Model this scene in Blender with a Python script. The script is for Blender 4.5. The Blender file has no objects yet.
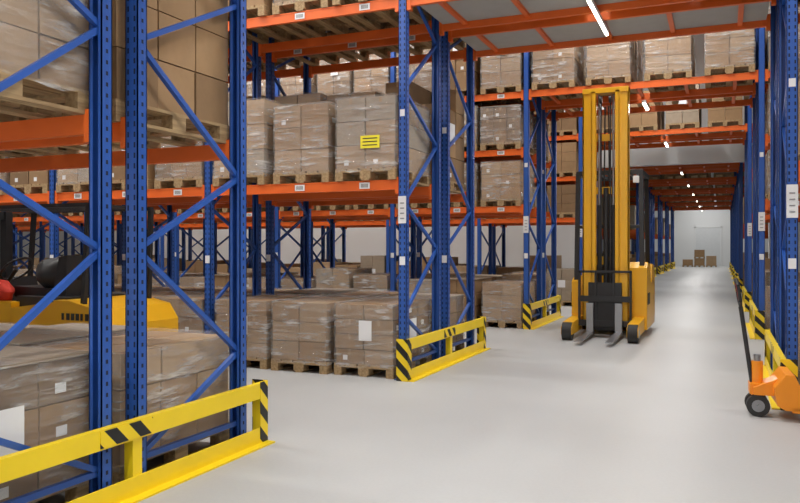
import bpy, math, random
from mathutils import Vector, Matrix
random.seed(7)
scene = bpy.context.scene
scene.view_settings.view_transform = 'Standard'
scene.view_settings.look = 'None'
scene.view_settings.exposure = -0.38

# ------------------------------------------------------------ materials
def mk(name):
    m = bpy.data.materials.new(name); m.use_nodes = True
    return m, m.node_tree.nodes, m.node_tree.links, m.node_tree.nodes['Principled BSDF']

def simple(name, col, rough=0.5, metal=0.0, var=0.12, scale=6.0, bump=0.0, emit=None):
    m, N, L, P = mk(name)
    P.inputs['Roughness'].default_value = rough
    P.inputs['Metallic'].default_value = metal
    tc = N.new('ShaderNodeTexCoord'); nz = N.new('ShaderNodeTexNoise')
    nz.inputs['Scale'].default_value = scale; nz.inputs['Detail'].default_value = 4
    L.new(tc.outputs['Object'], nz.inputs['Vector'])
    mx = N.new('ShaderNodeMix'); mx.data_type = 'RGBA'
    mx.inputs[6].default_value = (*[c*(1-var) for c in col], 1)
    mx.inputs[7].default_value = (*[min(1, c*(1+var)) for c in col], 1)
    L.new(nz.outputs['Fac'], mx.inputs[0]); L.new(mx.outputs[2], P.inputs['Base Color'])
    if bump:
        b = N.new('ShaderNodeBump'); b.inputs['Strength'].default_value = bump
        b.inputs['Distance'].default_value = 0.01
        L.new(nz.outputs['Fac'], b.inputs['Height']); L.new(b.outputs['Normal'], P.inputs['Normal'])
    if emit:
        P.inputs['Emission Color'].default_value = (1, 0.93, 0.75, 1)
        P.inputs['Emission Strength'].default_value = emit
    return m

BLUE = simple('blue_steel', (0.024, 0.095, 0.39), 0.38, 0.0, 0.1, 3)
ORANGE = simple('orange_steel', (0.78, 0.14, 0.018), 0.42, 0.0, 0.1, 3)
YELLOW = simple('yellow_paint', (0.88, 0.64, 0.012), 0.4, 0.0, 0.06, 5)
TYEL = simple('truck_yellow', (0.82, 0.43, 0.012), 0.35, 0.0, 0.06, 5)
JORG = simple('jack_orange', (0.88, 0.29, 0.015), 0.35, 0.0, 0.06, 5)
BLACK = simple('black_plastic', (0.018, 0.018, 0.02), 0.5, 0, 0.2, 8)
SLOT = simple('slot_dark', (0.006, 0.012, 0.035), 0.8)
STEEL = simple('grey_steel', (0.35, 0.36, 0.38), 0.35, 0.8, 0.1)
WHITE = simple('white_paper', (0.78, 0.79, 0.80), 0.6, 0, 0.03)
YSTK = simple('yellow_sticker', (0.85, 0.75, 0.03), 0.6, 0, 0.03)
RED = simple('red_cloth', (0.6, 0.04, 0.02), 0.8, 0, 0.2, 20, 0.5)
DECK = simple('deck_board', (0.40, 0.39, 0.37), 0.7, 0, 0.08)
WALLM = simple('wall_paint', (0.72, 0.74, 0.75), 0.7, 0, 0.03, 0.5)
CEILM = simple('ceiling_paint', (0.7, 0.71, 0.72), 0.8, 0, 0.03, 0.5)
DOORM = simple('door_grey', (0.64, 0.67, 0.69), 0.5, 0, 0.05)
RUBBER = simple('rubber', (0.03, 0.03, 0.03), 0.7)
TUBE = simple('light_tube', (0.9, 0.9, 0.85), 0.4, 0, 0.01, 3, 0, 12)

def wood(name, c1, c2):
    m, N, L, P = mk(name)
    tc = N.new('ShaderNodeTexCoord'); mp = N.new('ShaderNodeMapping'); mp.inputs['Scale'].default_value = (18, 1.6, 18)
    nz = N.new('ShaderNodeTexNoise'); nz.inputs['Scale'].default_value = 2; nz.inputs['Detail'].default_value = 6
    cr = N.new('ShaderNodeValToRGB')
    cr.color_ramp.elements[0].color = (*c1, 1); cr.color_ramp.elements[1].color = (*c2, 1)
    cr.color_ramp.elements[0].position = .3; cr.color_ramp.elements[1].position = .7
    L.new(tc.outputs['Object'], mp.inputs['Vector']); L.new(mp.outputs['Vector'], nz.inputs['Vector'])
    L.new(nz.outputs['Fac'], cr.inputs['Fac']); L.new(cr.outputs['Color'], P.inputs['Base Color'])
    P.inputs['Roughness'].default_value = .75
    return m
WOOD = wood('pallet_wood', (0.24, 0.15, 0.07), (0.47, 0.33, 0.17))

def carton(name, c1, c2):
    m, N, L, P = mk(name)
    oi = N.new('ShaderNodeObjectInfo'); tc = N.new('ShaderNodeTexCoord')
    mx = N.new('ShaderNodeMix'); mx.data_type = 'RGBA'
    mx.inputs[6].default_value = (*c1, 1); mx.inputs[7].default_value = (*c2, 1)
    L.new(oi.outputs['Random'], mx.inputs[0])
    nz = N.new('ShaderNodeTexNoise'); nz.inputs['Scale'].default_value = 9; nz.inputs['Detail'].default_value = 5
    L.new(tc.outputs['Object'], nz.inputs['Vector'])
    mr = N.new('ShaderNodeMapRange'); mr.inputs[3].default_value = .8; mr.inputs[4].default_value = 1.15
    L.new(nz.outputs['Fac'], mr.inputs[0])
    mm = N.new('ShaderNodeMix'); mm.data_type = 'RGBA'; mm.blend_type = 'MULTIPLY'; mm.inputs[0].default_value = 1
    L.new(mx.outputs[2], mm.inputs[6]); L.new(mr.outputs[0], mm.inputs[7])
    L.new(mm.outputs[2], P.inputs['Base Color']); P.inputs['Roughness'].default_value = .7
    return m
CA = carton('cardboard_tan', (0.38, 0.235, 0.115), (0.27, 0.165, 0.08))
CB = carton('cardboard_brown', (0.28, 0.17, 0.082), (0.18, 0.11, 0.055))
CC = carton('cardboard_pale', (0.44, 0.30, 0.17), (0.33, 0.22, 0.125))
CG = carton('cardboard_grey', (0.37, 0.30, 0.22), (0.29, 0.23, 0.165))

def film():
    m, N, L, P = mk('stretch_film')
    out = [n for n in N if n.type == 'OUTPUT_MATERIAL'][0]
    P.inputs['Base Color'].default_value = (0.78, 0.78, 0.77, 1); P.inputs['Roughness'].default_value = .13
    oi = N.new('ShaderNodeObjectInfo')
    tc = N.new('ShaderNodeTexCoord'); mp = N.new('ShaderNodeMapping'); mp.inputs['Scale'].default_value = (1.5, 1.5, 10)
    mp.inputs['Rotation'].default_value = (0.28, 0.32, 0)
    nz = N.new('ShaderNodeTexNoise'); nz.noise_dimensions='4D'; nz.inputs['Scale'].default_value = 2.0; nz.inputs['Detail'].default_value = 7
    nz.inputs['Roughness'].default_value = .6; nz.inputs['Distortion'].default_value = .25
    wm = N.new('ShaderNodeMath'); wm.operation='MULTIPLY'; wm.inputs[1].default_value=20; L.new(oi.outputs['Random'],wm.inputs[0]); L.new(wm.outputs[0],nz.inputs['W'])
    L.new(tc.outputs['Object'], mp.inputs['Vector']); L.new(mp.outputs['Vector'], nz.inputs['Vector'])
    # broad patches of painted sheen, where the highlight streaks come out stronger
    n2 = N.new('ShaderNodeTexNoise'); n2.noise_dimensions='4D'; n2.inputs['Scale'].default_value = 2.6; n2.inputs['Detail'].default_value = 2
    L.new(tc.outputs['Object'], n2.inputs['Vector']); L.new(wm.outputs[0],n2.inputs['W'])
    mr = N.new('ShaderNodeMapRange'); mr.inputs[1].default_value = .47; mr.inputs[2].default_value = .68
    mr.inputs[3].default_value = .0; mr.inputs[4].default_value = .75  # narrow whitish opacity streaks, painting highlights onto the film creases
    L.new(nz.outputs['Fac'], mr.inputs[0])
    m2 = N.new('ShaderNodeMapRange'); m2.inputs[1].default_value = .38; m2.inputs[2].default_value = .66
    m2.inputs[3].default_value = .15; m2.inputs[4].default_value = 1.0
    L.new(n2.outputs['Fac'], m2.inputs[0])
    mu = N.new('ShaderNodeMath'); mu.operation='MULTIPLY_ADD'; L.new(mr.outputs[0],mu.inputs[0]); L.new(m2.outputs[0],mu.inputs[1]); mu.inputs[2].default_value=.13
    b = N.new('ShaderNodeBump'); b.inputs['Strength'].default_value = 1.0; b.inputs['Distance'].default_value = .05
    L.new(nz.outputs['Fac'], b.inputs['Height']); L.new(b.outputs['Normal'], P.inputs['Normal'])
    tr = N.new('ShaderNodeBsdfTransparent'); ms = N.new('ShaderNodeMixShader')
    L.new(mu.outputs[0], ms.inputs[0]); L.new(tr.outputs[0], ms.inputs[1]); L.new(P.outputs[0], ms.inputs[2])
    L.new(ms.outputs[0], out.inputs['Surface'])
    return m
FILM = film()

def stripes():
    m, N, L, P = mk('hazard_stripes')
    g = N.new('ShaderNodeTexCoord'); s = N.new('ShaderNodeSeparateXYZ'); L.new(g.outputs['Object'], s.inputs[0])
    a = N.new('ShaderNodeMath'); a.operation = 'ADD'; L.new(s.outputs['Y'], a.inputs[0]); L.new(s.outputs['Z'], a.inputs[1])
    a2 = N.new('ShaderNodeMath'); a2.operation = 'ADD'; L.new(a.outputs[0], a2.inputs[0]); L.new(s.outputs['X'], a2.inputs[1])
    k = N.new('ShaderNodeMath'); k.operation = 'MULTIPLY'; k.inputs[1].default_value = 5.0; L.new(a2.outputs[0], k.inputs[0])
    f = N.new('ShaderNodeMath'); f.operation = 'FRACT'; L.new(k.outputs[0], f.inputs[0])
    gt = N.new('ShaderNodeMath'); gt.operation = 'GREATER_THAN'; gt.inputs[1].default_value = .5; L.new(f.outputs[0], gt.inputs[0])
    mx = N.new('ShaderNodeMix'); mx.data_type = 'RGBA'
    mx.inputs[6].default_value = (0.88, 0.64, 0.012, 1); mx.inputs[7].default_value = (0.01, 0.01, 0.01, 1)
    L.new(gt.outputs[0], mx.inputs[0]); L.new(mx.outputs[2], P.inputs['Base Color']); P.inputs['Roughness'].default_value = .45
    return m
STRIPE = stripes()

def floor_mat():
    m, N, L, P = mk('polished_concrete')
    tc = N.new('ShaderNodeTexCoord')
    n1 = N.new('ShaderNodeTexNoise'); n1.inputs['Scale'].default_value = .5; n1.inputs['Detail'].default_value = 8
    n2 = N.new('ShaderNodeTexNoise'); n2.inputs['Scale'].default_value = 40; n2.inputs['Detail'].default_value = 3
    L.new(tc.outputs['Object'], n1.inputs['Vector']); L.new(tc.outputs['Object'], n2.inputs['Vector'])
    ad = N.new('ShaderNodeMix'); ad.data_type = 'FLOAT'; ad.inputs[0].default_value = .25
    L.new(n1.outputs['Fac'], ad.inputs[2]); L.new(n2.outputs['Fac'], ad.inputs[3])
    cr = N.new('ShaderNodeValToRGB')
    cr.color_ramp.elements[0].position = .3; cr.color_ramp.elements[0].color = (0.41, 0.418, 0.42, 1)
    cr.color_ramp.elements[1].position = .7; cr.color_ramp.elements[1].color = (0.49, 0.50, 0.50, 1)
    L.new(ad.outputs[0], cr.inputs['Fac']); L.new(cr.outputs['Color'], P.inputs['Base Color'])
    mr = N.new('ShaderNodeMapRange'); mr.inputs[3].default_value = .36; mr.inputs[4].default_value = .5
    L.new(n1.outputs['Fac'], mr.inputs[0]); L.new(mr.outputs[0], P.inputs['Roughness'])
    return m
FLOORM = floor_mat()

# ------------------------------------------------------------ mesh builder
class MB:
    def __init__(s): s.v=[]; s.f=[]; s.m=[]; s.sm=[]; s.mats=[]
    def mi(s, mat):
        if mat not in s.mats: s.mats.append(mat)
        return s.mats.index(mat)
    def add(s, vs, fs, mat, smooth=False):
        o=len(s.v); s.v.extend([tuple(v) for v in vs]); k=s.mi(mat)
        for f in fs: s.f.append([i+o for i in f]); s.m.append(k); s.sm.append(smooth)
    def box(s, x0,x1,y0,y1,z0,z1, mat):
        if x0>x1:x0,x1=x1,x0
        if y0>y1:y0,y1=y1,y0
        s.add([(x0,y0,z0),(x1,y0,z0),(x1,y1,z0),(x0,y1,z0),(x0,y0,z1),(x1,y0,z1),(x1,y1,z1),(x0,y1,z1)],
              [(0,3,2,1),(4,5,6,7),(0,1,5,4),(1,2,6,5),(2,3,7,6),(3,0,4,7)], mat)
    def strut(s, p, q, w, h, mat, up=(0,0,1)):
        p=Vector(p); q=Vector(q); d=(q-p).normalized(); u=Vector(up)
        if abs(d.dot(u))>.98: u=Vector((1,0,0))
        a=d.cross(u).normalized(); b=a.cross(d).normalized()
        vs=[]
        for e in (p,q):
            for (i,j) in ((-1,-1),(1,-1),(1,1),(-1,1)): vs.append(e+a*i*w/2+b*j*h/2)
        s.add(vs,[(0,1,2,3),(7,6,5,4),(0,4,5,1),(1,5,6,2),(2,6,7,3),(3,7,4,0)],mat)
    def cyl(s, p, q, r, mat, n=16, r2=None):
        p=Vector(p); q=Vector(q); d=(q-p).normalized(); u=Vector((0,0,1))
        if abs(d.dot(u))>.98: u=Vector((1,0,0))
        a=d.cross(u).normalized(); b=a.cross(d).normalized()
        if r2 is None: r2=r
        vs=[]
        for e,rr in ((p,r),(q,r2)):
            for i in range(n):
                t=2*math.pi*i/n; vs.append(e+a*math.cos(t)*rr+b*math.sin(t)*rr)
        s.add(vs,[(i,(i+1)%n,n+(i+1)%n,n+i) for i in range(n)],mat,True)
        s.add(vs[:n],[tuple(range(n-1,-1,-1))],mat); s.add(vs[n:],[tuple(range(n))],mat)
    def tube(s, pts, r, mat, n=10):
        for a,b in zip(pts[:-1],pts[1:]): s.cyl(a,b,r,mat,n)
    def prism(s, pts, axis, a0, a1, mat):
        n=len(pts); vs=[]
        for a in (a0,a1):
            for (u,w) in pts: vs.append((a,u,w) if axis=='x' else (u,a,w))
        s.add(vs,[tuple(range(n)),tuple(range(2*n-1,n-1,-1))]+[(i,n+i,n+(i+1)%n,(i+1)%n) for i in range(n)],mat)
    def blob(s, c, r, mat, seed=0, nu=20, nv=12, amp=.15):
        rnd=random.Random(seed); ph=[rnd.uniform(0,6.28) for _ in range(6)]
        vs=[]
        for j in range(nv+1):
            b=-math.pi/2+math.pi*j/nv
            for i in range(nu):
                a=2*math.pi*i/nu
                k=1+amp*(math.sin(3*a+ph[0]+2*b)+.6*math.sin(5*a-3*b+ph[1])+.4*math.sin(7*b+ph[2]))
                vs.append((c[0]+r[0]*math.cos(a)*math.cos(b)*k,c[1]+r[1]*math.sin(a)*math.cos(b)*k,c[2]+r[2]*math.sin(b)*k))
        s.add(vs,[(j*nu+i,j*nu+(i+1)%nu,(j+1)*nu+(i+1)%nu,(j+1)*nu+i) for j in range(nv) for i in range(nu)],mat,True)
    def mesh(s, name):
        me=bpy.data.meshes.new(name); me.from_pydata(s.v,[],s.f)
        for m in s.mats: me.materials.append(m)
        me.polygons.foreach_set('material_index', s.m); me.polygons.foreach_set('use_smooth', s.sm)
        me.update(); return me
    def obj(s, name, loc=(0,0,0), rot=0, bevel=0, fix=False):
        me=s.mesh(name); o=bpy.data.objects.new(name,me); scene.collection.objects.link(o)
        o.location=loc; o.rotation_euler=(0,0,rot)
        if fix:
            import bmesh
            bm=bmesh.new(); bm.from_mesh(me); bmesh.ops.recalc_face_normals(bm,faces=bm.faces); bm.to_mesh(me); bm.free()
        if bevel:
            md=o.modifiers.new('bevel','BEVEL'); md.width=bevel; md.segments=2; md.limit_method='ANGLE'; md.angle_limit=.7
        return o

# ------------------------------------------------------------ room
XL,XR,YB,YE,ZC=-34,9,-7,70,9
def boxobj(name,b,mat):
    m=MB(); m.box(*b,mat); return m.obj(name)
boxobj('floor',(XL,XR,YB,YE,-.2,0),FLOORM)
boxobj('ceiling',(XL,XR,YB,YE,ZC,ZC+.2),CEILM)
boxobj('wall_left',(XL-.2,XL,YB,YE,0,ZC),WALLM)
boxobj('wall_right',(XR,XR+.2,YB,YE,0,ZC),WALLM)
boxobj('wall_back',(XL,XR,YB-.2,YB,0,ZC),WALLM)
boxobj('wall_end',(XL,XR,YE,YE+.2,0,ZC),WALLM)
m=MB(); PY=25.2
m.box(XL,-4.3,PY,PY+.3,0,ZC,WALLM); m.box(1.3,XR,PY,PY+.3,0,ZC,WALLM); m.box(-4.3,1.3,PY,PY+.3,4.2,ZC,WALLM)
m.obj('wall_partition')
m=MB(); y=YE-.01
m.box(-2.1,-.1,y-.04,y,0,3.3,DOORM)
m.box(-2.2,-2.1,y-.07,y,0,3.4,WALLM); m.box(-.1,0,y-.07,y,0,3.4,WALLM); m.box(-2.2,0,y-.07,y,3.3,3.4,WALLM)
m.obj('door_1')

# ------------------------------------------------------------ racks
PW,PD=.10,.085
def post(m,x,y,out,H,slots):
    t=.007; yo=y+out*PD/2; yi=y-out*PD/2
    m.box(x-PW/2,x+PW/2,yo,yo-out*t,0,H,BLUE)
    m.box(x-PW/2,x-PW/2+t,yo,yi,0,H,BLUE); m.box(x+PW/2-t,x+PW/2,yo,yi,0,H,BLUE)
    m.box(x-PW/2,x-PW/2+.028,yi,yi+out*t,0,H,BLUE); m.box(x+PW/2-.028,x+PW/2,yi,yi+out*t,0,H,BLUE)
    m.box(x-.09,x+.09,y-.08,y+.08,0,.008,BLUE)
    if slots:
        z=.12
        while z<H-.05:
            for dx in (-.026,.026):
                yy=yo+out*.0012
                m.add([(x+dx-.007,yy,z),(x+dx+.007,yy,z),(x+dx+.007,yy,z+.034),(x+dx-.007,yy,z+.034)],[(0,1,2,3)],SLOT)
            for sx in (-1,1):
                xx=x+sx*(PW/2+.0012)
                m.add([(xx,y-.009,z),(xx,y+.009,z),(xx,y+.009,z+.025),(xx,y-.009,z+.025)],[(0,1,2,3)],SLOT)
            z+=.0667
def beam(m,x0,x1,y,z,lab=False,out=-1):
    m.box(x0,x1,y-.024,y+.024,z-.06,z+.06,ORANGE)
    m.box(x0,x1,y+out*.024,y+out*.028,z+.045,z+.06,ORANGE); m.box(x0,x1,y+out*.024,y+out*.028,z-.06,z-.045,ORANGE)
    a,b=min(x0,x1),max(x0,x1)
    for xx in (a,b):
        s=1 if xx==a else -1
        m.box(xx,xx+s*.05,y-.034,y+.034,z-.11,z+.09,ORANGE)
    if lab:
        n=int((b-a)/.9)
        for i in range(n):
            c=a+(i+.5)*(b-a)/n; yy=y+out*.03
            m.box(c-.07,c+.07,yy,yy+out*.002,z-.038,z+.038,WHITE)
            for k in range(6): m.box(c-.045+k*.016,c-.038+k*.016,yy+out*.002,yy+out*.003,z-.022,z+.022,BLACK)
def rack(y0,frames,levels,H,mirror,slots,tunnel_levels=(),lab=False,labout=-1):
    m=MB(); y1=y0+1.1
    for x in frames:
        post(m,x,y0,-1,H,slots); post(m,x,y1,1,H,slots)
        a,b=(y0,y1) if mirror else (y1,y0)
        k=0
        while True:
            za=.2+1.34*k; zb=.75+1.34*k
            if zb>H-.1: break
            m.strut((x,b,za),(x,a,zb),.035,.035,BLUE)
            if za+1.34<H-.05: m.strut((x,a,zb),(x,b,za+1.34),.035,.035,BLUE)
            k+=1
        m.strut((x,y0,.2),(x,y1,.2),.035,.035,BLUE)
        if lab:   # small white load notices on the uprights
            m.box(x-.035,x+.035,y0-PD/2-.003,y0-PD/2-.001,1.35,1.45,WHITE)
            m.box(x-.03,x+.03,y0-PD/2-.003,y0-PD/2-.001,3.1,3.18,WHITE)
    for xa,xb in zip(frames[:-1],frames[1:]):
        span=xa-xb
        tun = span>3.2
        for z in (tunnel_levels if tun else levels):
            beam(m,xb+PW/2,xa-PW/2,y0,z,lab and labout==-1 and not tun,-1); beam(m,xb+PW/2,xa-PW/2,y1,z,lab and labout==1 and not tun,1)
            if tun:
                for i in range(5):
                    c=xb+(i+.5)*span/5
                    m.box(c-.03,c+.03,y0+.024,y1-.024,z-.02,z+.02,ORANGE)
    return m.obj('pallet_rack')

# ------------------------------------------------------------ pallet loads
def pallet(m,x=0,y=0,z=0):
    for dx in (-.35,0,.35): m.box(x+dx-.05,x+dx+.05,y-.6,y+.6,z,z+.022,WOOD)
    for dx in (-.35,0,.35):
        for dy in (-.53,0,.53): m.box(x+dx-.05 - (.02 if dx==0 else 0),x+dx+.05+(.02 if dx==0 else 0),y+dy-.07,y+dy+.07,z+.022,z+.1,WOOD)
    for dy in (-.53,0,.53): m.box(x-.4,x+.4,y+dy-.07,y+dy+.07,z+.1,z+.122,WOOD)
    for i,dx in enumerate((-.328,-.165,0,.165,.328)): m.box(x+dx-.07,x+dx+.07,y-.6,y+.6,z+.122,z+.144,WOOD)
def load(h,nx,ny,lh,mats,wrap=True,label=None,sheet=False,seed=0,half_top=False):
    rnd=random.Random(seed); m=MB(); pallet(m)
    W,D=.78,1.18; n=max(1,round((h-.144)/lh)); lh=(h-.144)/n
    for k in range(n):
        for i in range(nx):
            for j in range(ny):
                if not(i in(0,nx-1) or j in (0,ny-1) or k>=n-2): continue
                if half_top and k==n-1 and rnd.random()<.4: continue
                cx=-W/2+(i+.5)*W/nx; cy=-D/2+(j+.5)*D/ny; g=.007
                jx=rnd.uniform(-.005,.005); jy=rnd.uniform(-.005,.005)
                a=W/nx/2-g; b=D/ny/2-g; z0=.147+k*lh; z1=.144+(k+1)*lh-.006
                m.box(cx+jx-a,cx+jx+a,cy+jy-b,cy+jy+b,z0,z1,rnd.choice(mats))
                if j==0: m.box(cx-.02,cx+.02,cy+jy-b-.001,cy+jy-b,z1-.07,z1,CC)
                if rnd.random()<.4 and j==0: m.box(cx-.09,cx-.03,cy+jy-b-.0015,cy+jy-b,z0+.04,z0+.1,WHITE)
                if rnd.random()<.4 and i==nx-1: m.box(cx+jx+a,cx+jx+a+.0015,cy-.08,cy+.0,z0+.05,z0+.11,WHITE)
    m.box(-W/2+.03,W/2-.03,-D/2+.03,D/2-.03,.15,h-lh-.02 if half_top else h-.03,CB)
    if sheet: m.box(-.4,.4,-.6,.6,h,h+.012,CG)
    if wrap:
        hx,hy=.402,.602; c=.02
        def side(p,q,n): return [(p[0]+(q[0]-p[0])*t/n,p[1]+(q[1]-p[1])*t/n) for t in range(n)]
        pts=side((-hx+c,-hy),(hx-c,-hy),8)+side((hx-c,-hy),(hx,-hy+c),1)+side((hx,-hy+c),(hx,hy-c),10)+side((hx,hy-c),(hx-c,hy),1)
        pts+=side((hx-c,hy),(-hx+c,hy),8)+side((-hx+c,hy),(-hx,hy-c),1)+side((-hx,hy-c),(-hx,-hy+c),10)+side((-hx,-hy+c),(-hx+c,-hy),1)
        L=8; P=len(pts); vs=[]
        for l in range(L+1):
            z=.125+(h+.012-.125)*l/L
            for (px,py) in pts:
                r=1+rnd.uniform(-.001,.022)*(.5 if l in(0,L) else 1)
                vs.append((px*r,py*(1+(r-1)*.7),z+(rnd.uniform(-.03,.01) if l==0 else 0)))
        fs=[(l*P+i,l*P+(i+1)%P,(l+1)*P+(i+1)%P,(l+1)*P+i) for l in range(L) for i in range(P)]
        m.add(vs,fs,FILM,True)
        gx,gy=6,8; tv=[(-hx+2*hx*i/gx,-hy+2*hy*j/gy,h+.014+rnd.uniform(0,.012)) for j in range(gy+1) for i in range(gx+1)]
        m.add(tv,[(j*(gx+1)+i,j*(gx+1)+i+1,(j+1)*(gx+1)+i+1,(j+1)*(gx+1)+i) for j in range(gy) for i in range(gx)],FILM,True)
    if label=='white':
        m.box(-.05,.12,-.618,-.616,h*.5,h*.5+.24,WHITE); m.box(.414,.416,-.15,.07,h*.45,h*.45+.28,WHITE)
    if label=='yellow':
        m.box(-.05,.2,-.618,-.616,h*.38,h*.38+.15,YSTK)
        for r in range(3): m.box(-.02,.17,-.6195,-.618,h*.38+.03+r*.04,h*.38+.042+r*.04,BLACK)
    return m.mesh('pallet_load_mesh_%d'%seed)
L_low=[load(.87,2,3,.24,[CA,CC],True,None,False,1),load(.87,2,3,.18,[CA,CC],True,'white',False,2),
       load(.84,3,4,.24,[CA,CB],True,None,True,3),load(.88,2,2,.36,[CG,CA],True,None,True,4)]
L_mid=[load(.98,2,3,.28,[CA,CC],True,None,False,11),load(.86,2,3,.24,[CA,CC],True,None,False,12),
       load(1.0,3,4,.21,[CA,CB],True,'white',False,13),load(.92,2,2,.27,[CB,CA],False,'white',True,14),load(1.1,2,3,.31,[CC,CG],True,None,False,15)]
L_yel=load(1.0,2,3,.28,[CG,CC],True,'yellow',False,16)
L_tall=[load(1.5,2,3,.34,[CA,CB],False,'white',False,21,True),load(1.45,2,3,.26,[CA,CC],True,'white',False,22),
        load(1.4,2,2,.42,[CB,CA],True,None,False,23),load(1.35,2,2,.4,[CA,CB],True,'white',False,24)]
L_dark=[load(.88,2,2,.36,[CB],True,None,True,31),load(.9,2,3,.25,[CB,CA],True,'white',True,32)]
def put(me,x,y,z,name='pallet_load',flip=True):
    o=bpy.data.objects.new(name,me); scene.collection.objects.link(o)
    o.location=(x+random.uniform(-.02,.02),y+random.uniform(-.03,.03),z+.001); o.rotation_euler=(0,0,random.uniform(-.015,.015)+(math.pi if flip and random.random()<.25 else 0))
    return o

def fill(y0,frames,zs,skip=.08,special=None):
    for xa,xb in zip(frames[:-1],frames[1:]):
        if xa-xb>3.2: continue
        for z,ms in zs:
            for c in (.5,1.4,2.3):
                if random.random()<skip and z>0: continue
                if special and abs(xa-XF)<.01 and c==.5 and abs(z-special[0])<.01:
                    put(special[1],xa-c,y0+.55,z,flip=False); continue
                put(random.choice(ms),xa-c,y0+.55,z)
XF,XG=-3.45,.62
def frs(nl,nr=2): return [XG+2.8*i for i in range(nr,-1,-1)]+[XF-2.8*i for i in range(nl+1)]
DZ=.06
def tunnel(y0,z,ms,k=4):
    for i in range(k):
        put(random.choice(ms),XF+.5+i*(XG-XF-1.0)/(k-1),y0+.55,z+DZ)
Z1,Z2,Z3=2.3,4.45,6.55
for y0,mir in ((2.35,True),(3.75,False)):
    f=frs(3,1); rack(y0,f,(Z1,Z2,Z3),6.95,mir,True,(Z2,Z3))
    fill(y0,f,[(0,L_dark if y0<3 else L_low),(Z1+DZ,L_tall)],0)
    tunnel(y0,Z2,L_mid)
for y0,mir in ((8.15,True),(9.6,False)):
    f=frs(5,2); rack(y0,f,(Z1,Z2,Z3),6.95,mir,True,(Z2,Z3),True,-1)
    fill(y0,f,[(0,L_low),(Z1+DZ,L_mid if y0<9 else L_tall),(Z2+DZ,L_tall)],.0,(Z1+DZ,L_yel) if y0<9 else None)
    tunnel(y0,Z2,L_mid)
for y0,mir in ((14.2,True),(15.65,False)):
    f=frs(7,2); rack(y0,f,(Z1,3.4,4.5,Z3),6.95,mir,False,(4.5,Z3),True,-1)
    fill(y0,f,[(0,L_mid+L_low),(Z1+DZ,L_low),(3.4+DZ,L_low),(4.5+DZ,L_tall)],.03)
    tunnel(y0,4.5,L_mid+L_tall[1:3],4)
def simple_stock(y0,frames,levels,tz,floor=True):
    m=MB(); mats=[CA,CB,CC,CG]
    def one(x,z,h):
        y=y0+.55
        for dx in (-.35,0,.35):
            m.box(x+dx-.05,x+dx+.05,y-.6,y+.6,z,z+.1,WOOD)
        m.box(x-.4,x+.4,y-.6,y+.6,z+.1,z+.14,WOOD)
        n=max(2,int(h/.28)); mt=random.choice(mats)
        for k in range(n):
            for i in range(2):
                m.box(x-.39+i*.395,x-.005+i*.395,y-.59,y+.59,z+.142+k*(h-.144)/n,z+.142+(k+1)*(h-.144)/n-.006,mt)
        if random.random()<.3: m.box(x-.1,x+.1,y-.592,y-.59,z+h*.5,z+h*.7,WHITE)
    for xa,xb in zip(frames[:-1],frames[1:]):
        if xa-xb>3.2:
            for i in range(4): one(XF+.55+i*(XG-XF-1.1)/3,tz+DZ,random.uniform(.9,1.25))
            continue
        for z in ([0] if floor else [])+list(levels):
            for c in (.5,1.4,2.3):
                if random.random()<.05: continue
                hmax=.95 if z and z<4 and len(levels)>2 else 1.25
                one(xa-c,z+(DZ if z else .001),random.uniform(.75,hmax) if z else random.uniform(.8,1.35))
    m.obj('stocked_pallet_group')
for y0,mir in ((20.2,True),(21.65,False)):
    f=frs(9,2); rack(y0,f,(Z1,3.4,4.5),6.6,mir,False,(4.5,)); simple_stock(y0,f,(Z1,3.4,4.5),4.5)
for k in range(6):
    for dy,mir in ((0,True),(1.45,False)):
        y0=28.6+6.1*k+dy; f=frs(2,2)
        rack(y0,f,(Z1,4.5),6.0,mir,False,(4.5,)); simple_stock(y0,f,(Z1,4.5),4.5)
m=MB()
for y0 in (8.15,9.6): m.box(XF+.1,XG-.1,y0+.03,y0+1.07,Z2+.021,Z2+.045,DECK)
m.obj('bridge_deck_panel')

# ------------------------------------------------------------ end guards
def guard(xp,y0,y1,side):
    m=MB(); s=side
    m.box(xp,xp+s*.012,y0,y1,.36,.48,YELLOW); m.box(xp-s*.04,xp,y0,y1,.468,.48,YELLOW)
    m.box(xp,xp+s*.012,y0,y1,0,.13,YELLOW); m.box(xp,xp+s*.09,y0,y1,0,.012,YELLOW)
    for yy in (y0,(y0+y1)/2-.04,y1-.08):
        m.box(xp-s*.07,xp-s*.001,yy,yy+.08,0,.47,YELLOW)
    for yy,e in ((y0,-1),(y1,1)):
        m.box(xp+s*.013,xp+s*.017,yy if e<0 else yy-.1,yy+.1 if e<0 else yy,.0,.49,STRIPE)
        m.box(xp-s*.13,xp+s*.012,yy,yy+e*.012,0,.49,STRIPE)
    c=(y0+y1)/2
    m.box(xp+s*.013,xp+s*.016,c-.32,c+.12,.37,.47,STRIPE)
    m.obj('rack_end_guard')
rows=[(2.35,4.85),(8.15,10.7),(14.2,16.75),(20.2,22.75)]+[(28.6+6.1*k,31.15+6.1*k) for k in range(6)]
for i,(a,b) in enumerate(rows):
    guard(XF+.09,a-.12,b+.25+(.2 if i==1 else 0),1)
    guard(XG-.09,a-.12,b+.25,-1)
def placard(x,y,z):
    m=MB(); m.box(x-.05,x+.05,y-.004,y,z-.16,z+.16,WHITE)
    for k in range(4): m.box(x-.025,x+.025,y-.006,y-.004,z-.11+k*.06,z-.095+k*.06,STEEL)
    m.obj('rack_sign')
for a,_ in rows[1:4]:
    placard(XF,a-.048,2.0); placard(XG,a-.048,2.0)

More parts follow.
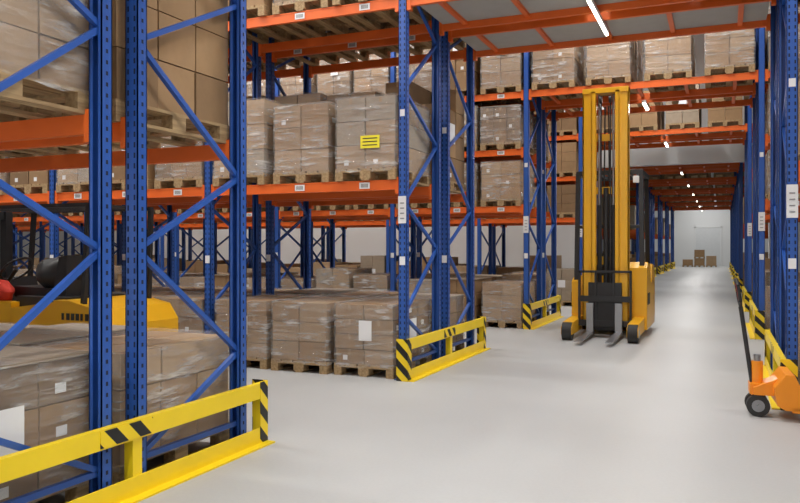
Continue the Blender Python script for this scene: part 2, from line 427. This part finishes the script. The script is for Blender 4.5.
# ------------------------------------------------------------ reach truck
def reach_truck(loc,rot):
    m=MB()
    m.prism([(.75,.12),(.75,.95),(.95,1.02),(1.25,.98),(1.3,.7),(1.75,.66),(1.85,1.15),(2.25,1.12),(2.38,.95),(2.42,.3),(2.3,.12)],'x',-.64,-.5,TYEL)
    m.prism([(.75,.12),(.75,1.2),(.95,1.3),(1.35,1.25),(1.5,.95),(1.75,.9),(1.85,1.25),(2.25,1.22),(2.38,1.0),(2.42,.3),(2.3,.12)],'x',.35,.66,TYEL)
    m.box(-.5,.35,.8,1.35,.15,1.05,TYEL)
    m.prism([(1.3,.12),(1.3,.35),(1.8,.4),(1.85,1.0),(2.2,1.1),(2.38,.9),(2.4,.3),(2.3,.12)],'x',-.5,.35,BLACK)
    m.box(-.4,.25,1.75,1.9,.6,1.45,BLACK); m.box(-.4,.25,1.4,1.85,.55,.7,BLACK)
    m.box(-.45,.3,.95,1.2,1.05,1.22,BLACK)
    m.cyl((-.25,1.25,1.25),(-.25,1.29,1.33),.13,BLACK,20)
    for lx in (0,.08,.16): m.cyl((lx,1.1,1.2),(lx,1.14,1.38),.012,BLACK,8)
    for s in (-1,1):
        m.prism([(-.35,.1),(-.35,.22),(-.2,.3),(.8,.34),(.8,.1)],'x',s*.44,s*.62,TYEL)
        m.cyl((s*.45,-.22,.15),(s*.61,-.22,.15),.15,RUBBER,24); m.cyl((s*.61,-.22,.15),(s*.625,-.22,.15),.07,STEEL,16)
        m.box(s*.67,s*.64,.85,1.25,.55,.75,BLACK)
    m.cyl((-.12,2.0,.17),(.06,2.0,.17),.17,RUBBER,24); m.cyl((.4,2.05,.17),(.55,2.05,.17),.17,RUBBER,24)
    H=4.33
    for s in (-1,1):
        x=s*.315
        m.box(x-.075,x+.075,.42,.45,.12,H,TYEL); m.box(x-.075,x+.075,.57,.60,.12,H,TYEL)
        m.box(x+s*.05,x+s*.075,.42,.6,.12,H,TYEL)
        xi=s*.205
        m.box(xi-.04,xi+.04,.40,.42,.2,H-.05,TYEL); m.box(xi-.035,xi+.035,.54,.56,.2,H-.05,TYEL); m.box(xi+s*.015,xi+s*.035,.40,.56,.2,H-.05,TYEL)
        m.cyl((s*.12,.53,.2),(s*.12,.53,2.3),.035,BLACK,12); m.cyl((s*.12,.53,2.3),(s*.12,.53,H-.1),.02,STEEL,12)
        m.box(s*.08-.012,s*.08+.012,.47,.48,.4,H-.2,BLACK)
        m.cyl((s*.06,.44,H-.2),(s*.1,.44,H-.2),.06,BLACK,16)
        m.tube([(s*.04,.58,.6),(s*.05,.6,2.2),(s*.03,.6,H-.3)],.014,RUBBER,8)
    m.cyl((0,.5,.2),(0,.5,2.6),.045,BLACK,14)
    m.box(-.39,.39,.40,.62,H-.09,H,TYEL); m.box(-.38,.38,.58,.64,H-.9,H-.78,TYEL)
    m.box(-.38,.38,.58,.64,2.5,2.62,TYEL); m.box(-.38,.38,.58,.64,1.25,1.4,TYEL); m.box(-.4,.4,.42,.62,.12,.3,BLACK)
    m.box(-.45,.45,.30,.36,.2,.3,BLACK); m.box(-.45,.45,.30,.36,.62,.72,BLACK)
    for x in (-.43,-.15,.15,.43): m.box(x-.02,x+.02,.31,.36,.2,1.15,BLACK)
    m.box(-.45,.45,.31,.36,1.12,1.16,BLACK)
    m.box(-.28,.28,.34,.42,.2,.95,BLACK)
    for s in (-1,1):
        x=s*.24; m.box(x-.06,x+.06,.24,.30,.06,.6,STEEL)
        m.prism([(-.92,.06),(-.92,.075),(.3,.11),(.3,.06)],'x',x-.06,x+.06,STEEL)
    GZ=2.9
    for (x,y) in ((-.57,.85),(.57,.85),(-.55,2.2),(.55,2.2)):
        m.strut((x,y,.95),(x*.96,y+(.05 if y<1 else -.1),GZ),.07,.08,BLACK)
    m.box(-.58,.58,.86,.94,GZ-.04,GZ+.04,BLACK); m.box(-.58,.58,2.05,2.13,GZ-.04,GZ+.04,BLACK); m.box(-.55,.55,.85,.9,1.9,1.96,BLACK)
    for s in (-1,1): m.box(s*.5,s*.58,.9,2.1,GZ-.04,GZ+.04,BLACK)
    for i in range(8): m.box(-.45+i*.128-.015,-.45+i*.128+.015,.9,2.1,GZ-.02,GZ+.02,BLACK)
    m.box(.42,.52,.8,.87,GZ-.2,GZ-.08,WHITE)
    return m.obj('reach_truck',loc,rot,.008,True)
reach_truck((-1.86,12.95,.001),0.0)

# ------------------------------------------------------------ parked forklift
def forklift(loc,rot):
    m=MB()
    m.prism([(1.0,.18),(1.5,.22),(1.62,.4),(1.62,.75),(1.5,.92),(1.1,1.0),(.9,1.0),(.9,.5)],'y',-.55,.55,TYEL)
    m.prism([(-.7,.2),(-.7,.5),(-.35,.55),(-.3,.3),(.2,.3),(.25,.9),(.9,.98),(1.0,.18)],'y',-.53,.53,TYEL)
    m.prism([(-.72,.5),(-.72,.95),(-.3,.98),(.25,.96),(.25,.55)],'y',-.53,-.4,TYEL)
    m.box(.2,.95,-.42,.42,.9,1.02,BLACK)
    m.prism([(.0,1.0),(.0,1.12),(.6,1.1),(.68,1.45),(.8,1.47),(.78,1.0)],'y',-.28,.28,BLACK)
    m.blob((.5,-.05,1.25),(.3,.26,.2),BLACK,3,amp=.08)
    m.prism([(-.75,.5),(-.7,1.15),(-.55,1.2),(-.45,.55)],'y',-.38,.5,BLACK)
    m.cyl((-.5,0,1.1),(-.3,0,1.3),.025,BLACK,10)
    for i in range(18):
        a=2*math.pi*i/18; b=2*math.pi*(i+1)/18
        f=lambda t: Vector((-.3+math.cos(t)*.19*.7,math.sin(t)*.19,1.3+math.cos(t)*.19*.7))
        m.cyl(f(a),f(b),.014,BLACK,8)
    for wx,r in ((-.55,.3),(1.1,.25)):
        for s in (-1,1):
            m.cyl((wx,s*.42,r),(wx,s*.57,r),r,RUBBER,28); m.cyl((wx,s*.57,r),(wx,s*.58,r),r*.5,TYEL,20)
    for s in (-1,1):
        m.strut((-.65,s*.48,1.1),(-.55,s*.46,2.0),.045,.05,BLACK); m.strut((1.25,s*.48,.95),(1.3,s*.46,2.0),.045,.05,BLACK)
        m.box(-.6,1.32,s*.43,s*.48,1.98,2.02,BLACK)
    for i in range(10): m.box(-.55+i*.2,-.52+i*.2,-.44,.44,1.985,2.015,BLACK)
    for s in (-1,1):
        m.box(-1.0,-.85,s*.3,s*.4,.1,2.0,BLACK); m.cyl((-.9,s*.22,.2),(-.9,s*.22,1.9),.03,STEEL,12)
        m.box(-1.15,-1.1,s*.2,s*.32,.04,.6,STEEL); m.prism([(-2.2,.04),(-2.2,.06),(-1.1,.09),(-1.1,.04)],'y',s*.2,s*.32,STEEL)
    for z in (.3,1.1,1.9): m.box(-1.0,-.88,-.4,.4,z,z+.1,BLACK)
    m.box(-1.1,-1.02,-.48,.48,.15,.25,BLACK); m.box(-1.1,-1.02,-.48,.48,.5,.6,BLACK)
    for i,w in enumerate((.03,.045,.045,.045,.03,.045)): m.box(1.02+i*.065,1.02+i*.065+w,-.556,-.55,.80,.87,BLACK)
    m.blob((-.08,-.42,1.06),(.22,.13,.12),RED,9,amp=.12)
    m.blob((-.3,-.44,1.02),(.16,.1,.06),RED,5,amp=.15)
    return m.obj('forklift',loc,rot,.012,True)
forklift((-7.35,6.35,.001),0)

# ------------------------------------------------------------ pallet jack
def jack(loc,rot):
    m=MB()
    for s in (-1,1):
        m.prism([(.0,.085),(.0,.135),(1.1,.135),(1.17,.1),(1.17,.07),(1.1,.06)],'y',s*.19-.08,s*.19+.08,JORG)
        m.cyl((1.0,s*.19-.04,.04),(1.0,s*.19+.04,.04),.04,RUBBER,14)
    m.prism([(-.12,.14),(-.14,.3),(-.05,.42),(.02,.42),(.12,.2),(.12,.1),(-.05,.1)],'y',-.27,.27,JORG)
    m.prism([(-.3,.2),(-.3,.27),(-.1,.36),(-.08,.2)],'y',-.12,.12,JORG)
    for s in (-1,1): m.cyl((-.26,s*.045,.1),(-.26,s*.11,.1),.1,RUBBER,24); m.cyl((-.26,s*.11,.1),(-.26,s*.115,.1),.055,STEEL,16)
    m.cyl((-.26,-.16,.1),(-.26,.16,.1),.018,STEEL,10)
    m.cyl((-.26,0,.12),(-.26,0,.5),.05,JORG,16); m.cyl((-.26,0,.5),(-.26,0,.56),.03,STEEL,12)
    m.box(-.33,-.2,-.09,.09,.2,.3,JORG)
    m.cyl((-.3,0,.27),(-.40,0,1.0),.02,BLACK,12)
    a=Vector((-.40,0,1.0))
    m.tube([a,(-.41,-.1,1.06),(-.43,-.11,1.2),(-.44,-.07,1.25),(-.44,.07,1.25),(-.43,.11,1.2),(-.41,.1,1.06),a],.016,BLACK,10)
    m.strut((-.405,.0,1.03),(-.435,0,1.22),.02,.02,RED)
    return m.obj('pallet_jack',loc,rot,.004,True)
jack((.56,7.74,.001),0.05)

# ------------------------------------------------------------ far end stack
m=MB()
for x,hs in ((-1.7,(.7,.7)),(-.8,(.9,)),(-2.6,(.6,))):
    z=0
    for h in hs:
        pallet(m,x,66.5,z); m.box(x-.38,x+.38,65.95,67.05,z+.144,z+h,CC if x>-1 else CA); z+=h+.003
m.obj('pallet_load_stack',(0,0,.001))

# ------------------------------------------------------------ lights
def tube_light(x,y,z,lx,ly,power,n='strip_light',top=None):
    m=MB(); m.box(x-lx/2,x+lx/2,y-ly/2,y+ly/2,z,z+.05,WHITE)
    e=min(.02,min(lx,ly)*.2)
    m.box(x-lx/2+e,x+lx/2-e,y-ly/2+e,y+ly/2-e,z-.02,z,TUBE)
    k=(lx/2-.1,0) if lx>ly else (0,ly/2-.1)
    zt=top if top else ZC-.01
    if zt-z>.06:
        for s in (-1,1): m.cyl((x+s*k[0],y+s*k[1],z+.05),(x+s*k[0],y+s*k[1],zt),.008,STEEL,6)
    m.obj(n)
    L=bpy.data.lights.new(n+'_lamp','AREA'); L.shape='RECTANGLE'; L.size=lx; L.size_y=ly; L.energy=power; L.color=(1,.985,.96)
    o=bpy.data.objects.new(n+'_lamp',L); scene.collection.objects.link(o); o.location=(x,y,z-.025)
for y in (-3.5,.6,6.5,12.5,18.4,24):
    nx=-14 if y>8 else -10; w=18 if y>8 else 12
    tube_light(nx,y,7.6,w,.16,950*w/18)
    if y<14: tube_light(5,y,7.6,5,.16,180)
    if y<20: tube_light(-1.4,y,7.2,.16,2.2,200)
for i,(a,b) in enumerate(rows):
    ln=1.5 if i<2 else .8
    tube_light(-1.38,(a+b)/2+(-.1 if i==1 else 0),4.34,.05 if i<2 else .08,ln,70 if i<4 else 120,top=4.39)
tube_light(-1.4,66,6.5,.16,3,330)

w=bpy.data.worlds.new('world'); scene.world=w; w.use_nodes=True
w.node_tree.nodes['Background'].inputs[0].default_value=(.9,.95,1,1); w.node_tree.nodes['Background'].inputs[1].default_value=.3

cam=bpy.data.cameras.new('camera'); co=bpy.data.objects.new('camera',cam); scene.collection.objects.link(co)
cam.sensor_width=36; cam.lens=33.75; cam.shift_y=-3.5/800
co.location=(0,0,1.55); co.rotation_euler=(math.radians(90),0,math.atan(322/750))
scene.camera=co
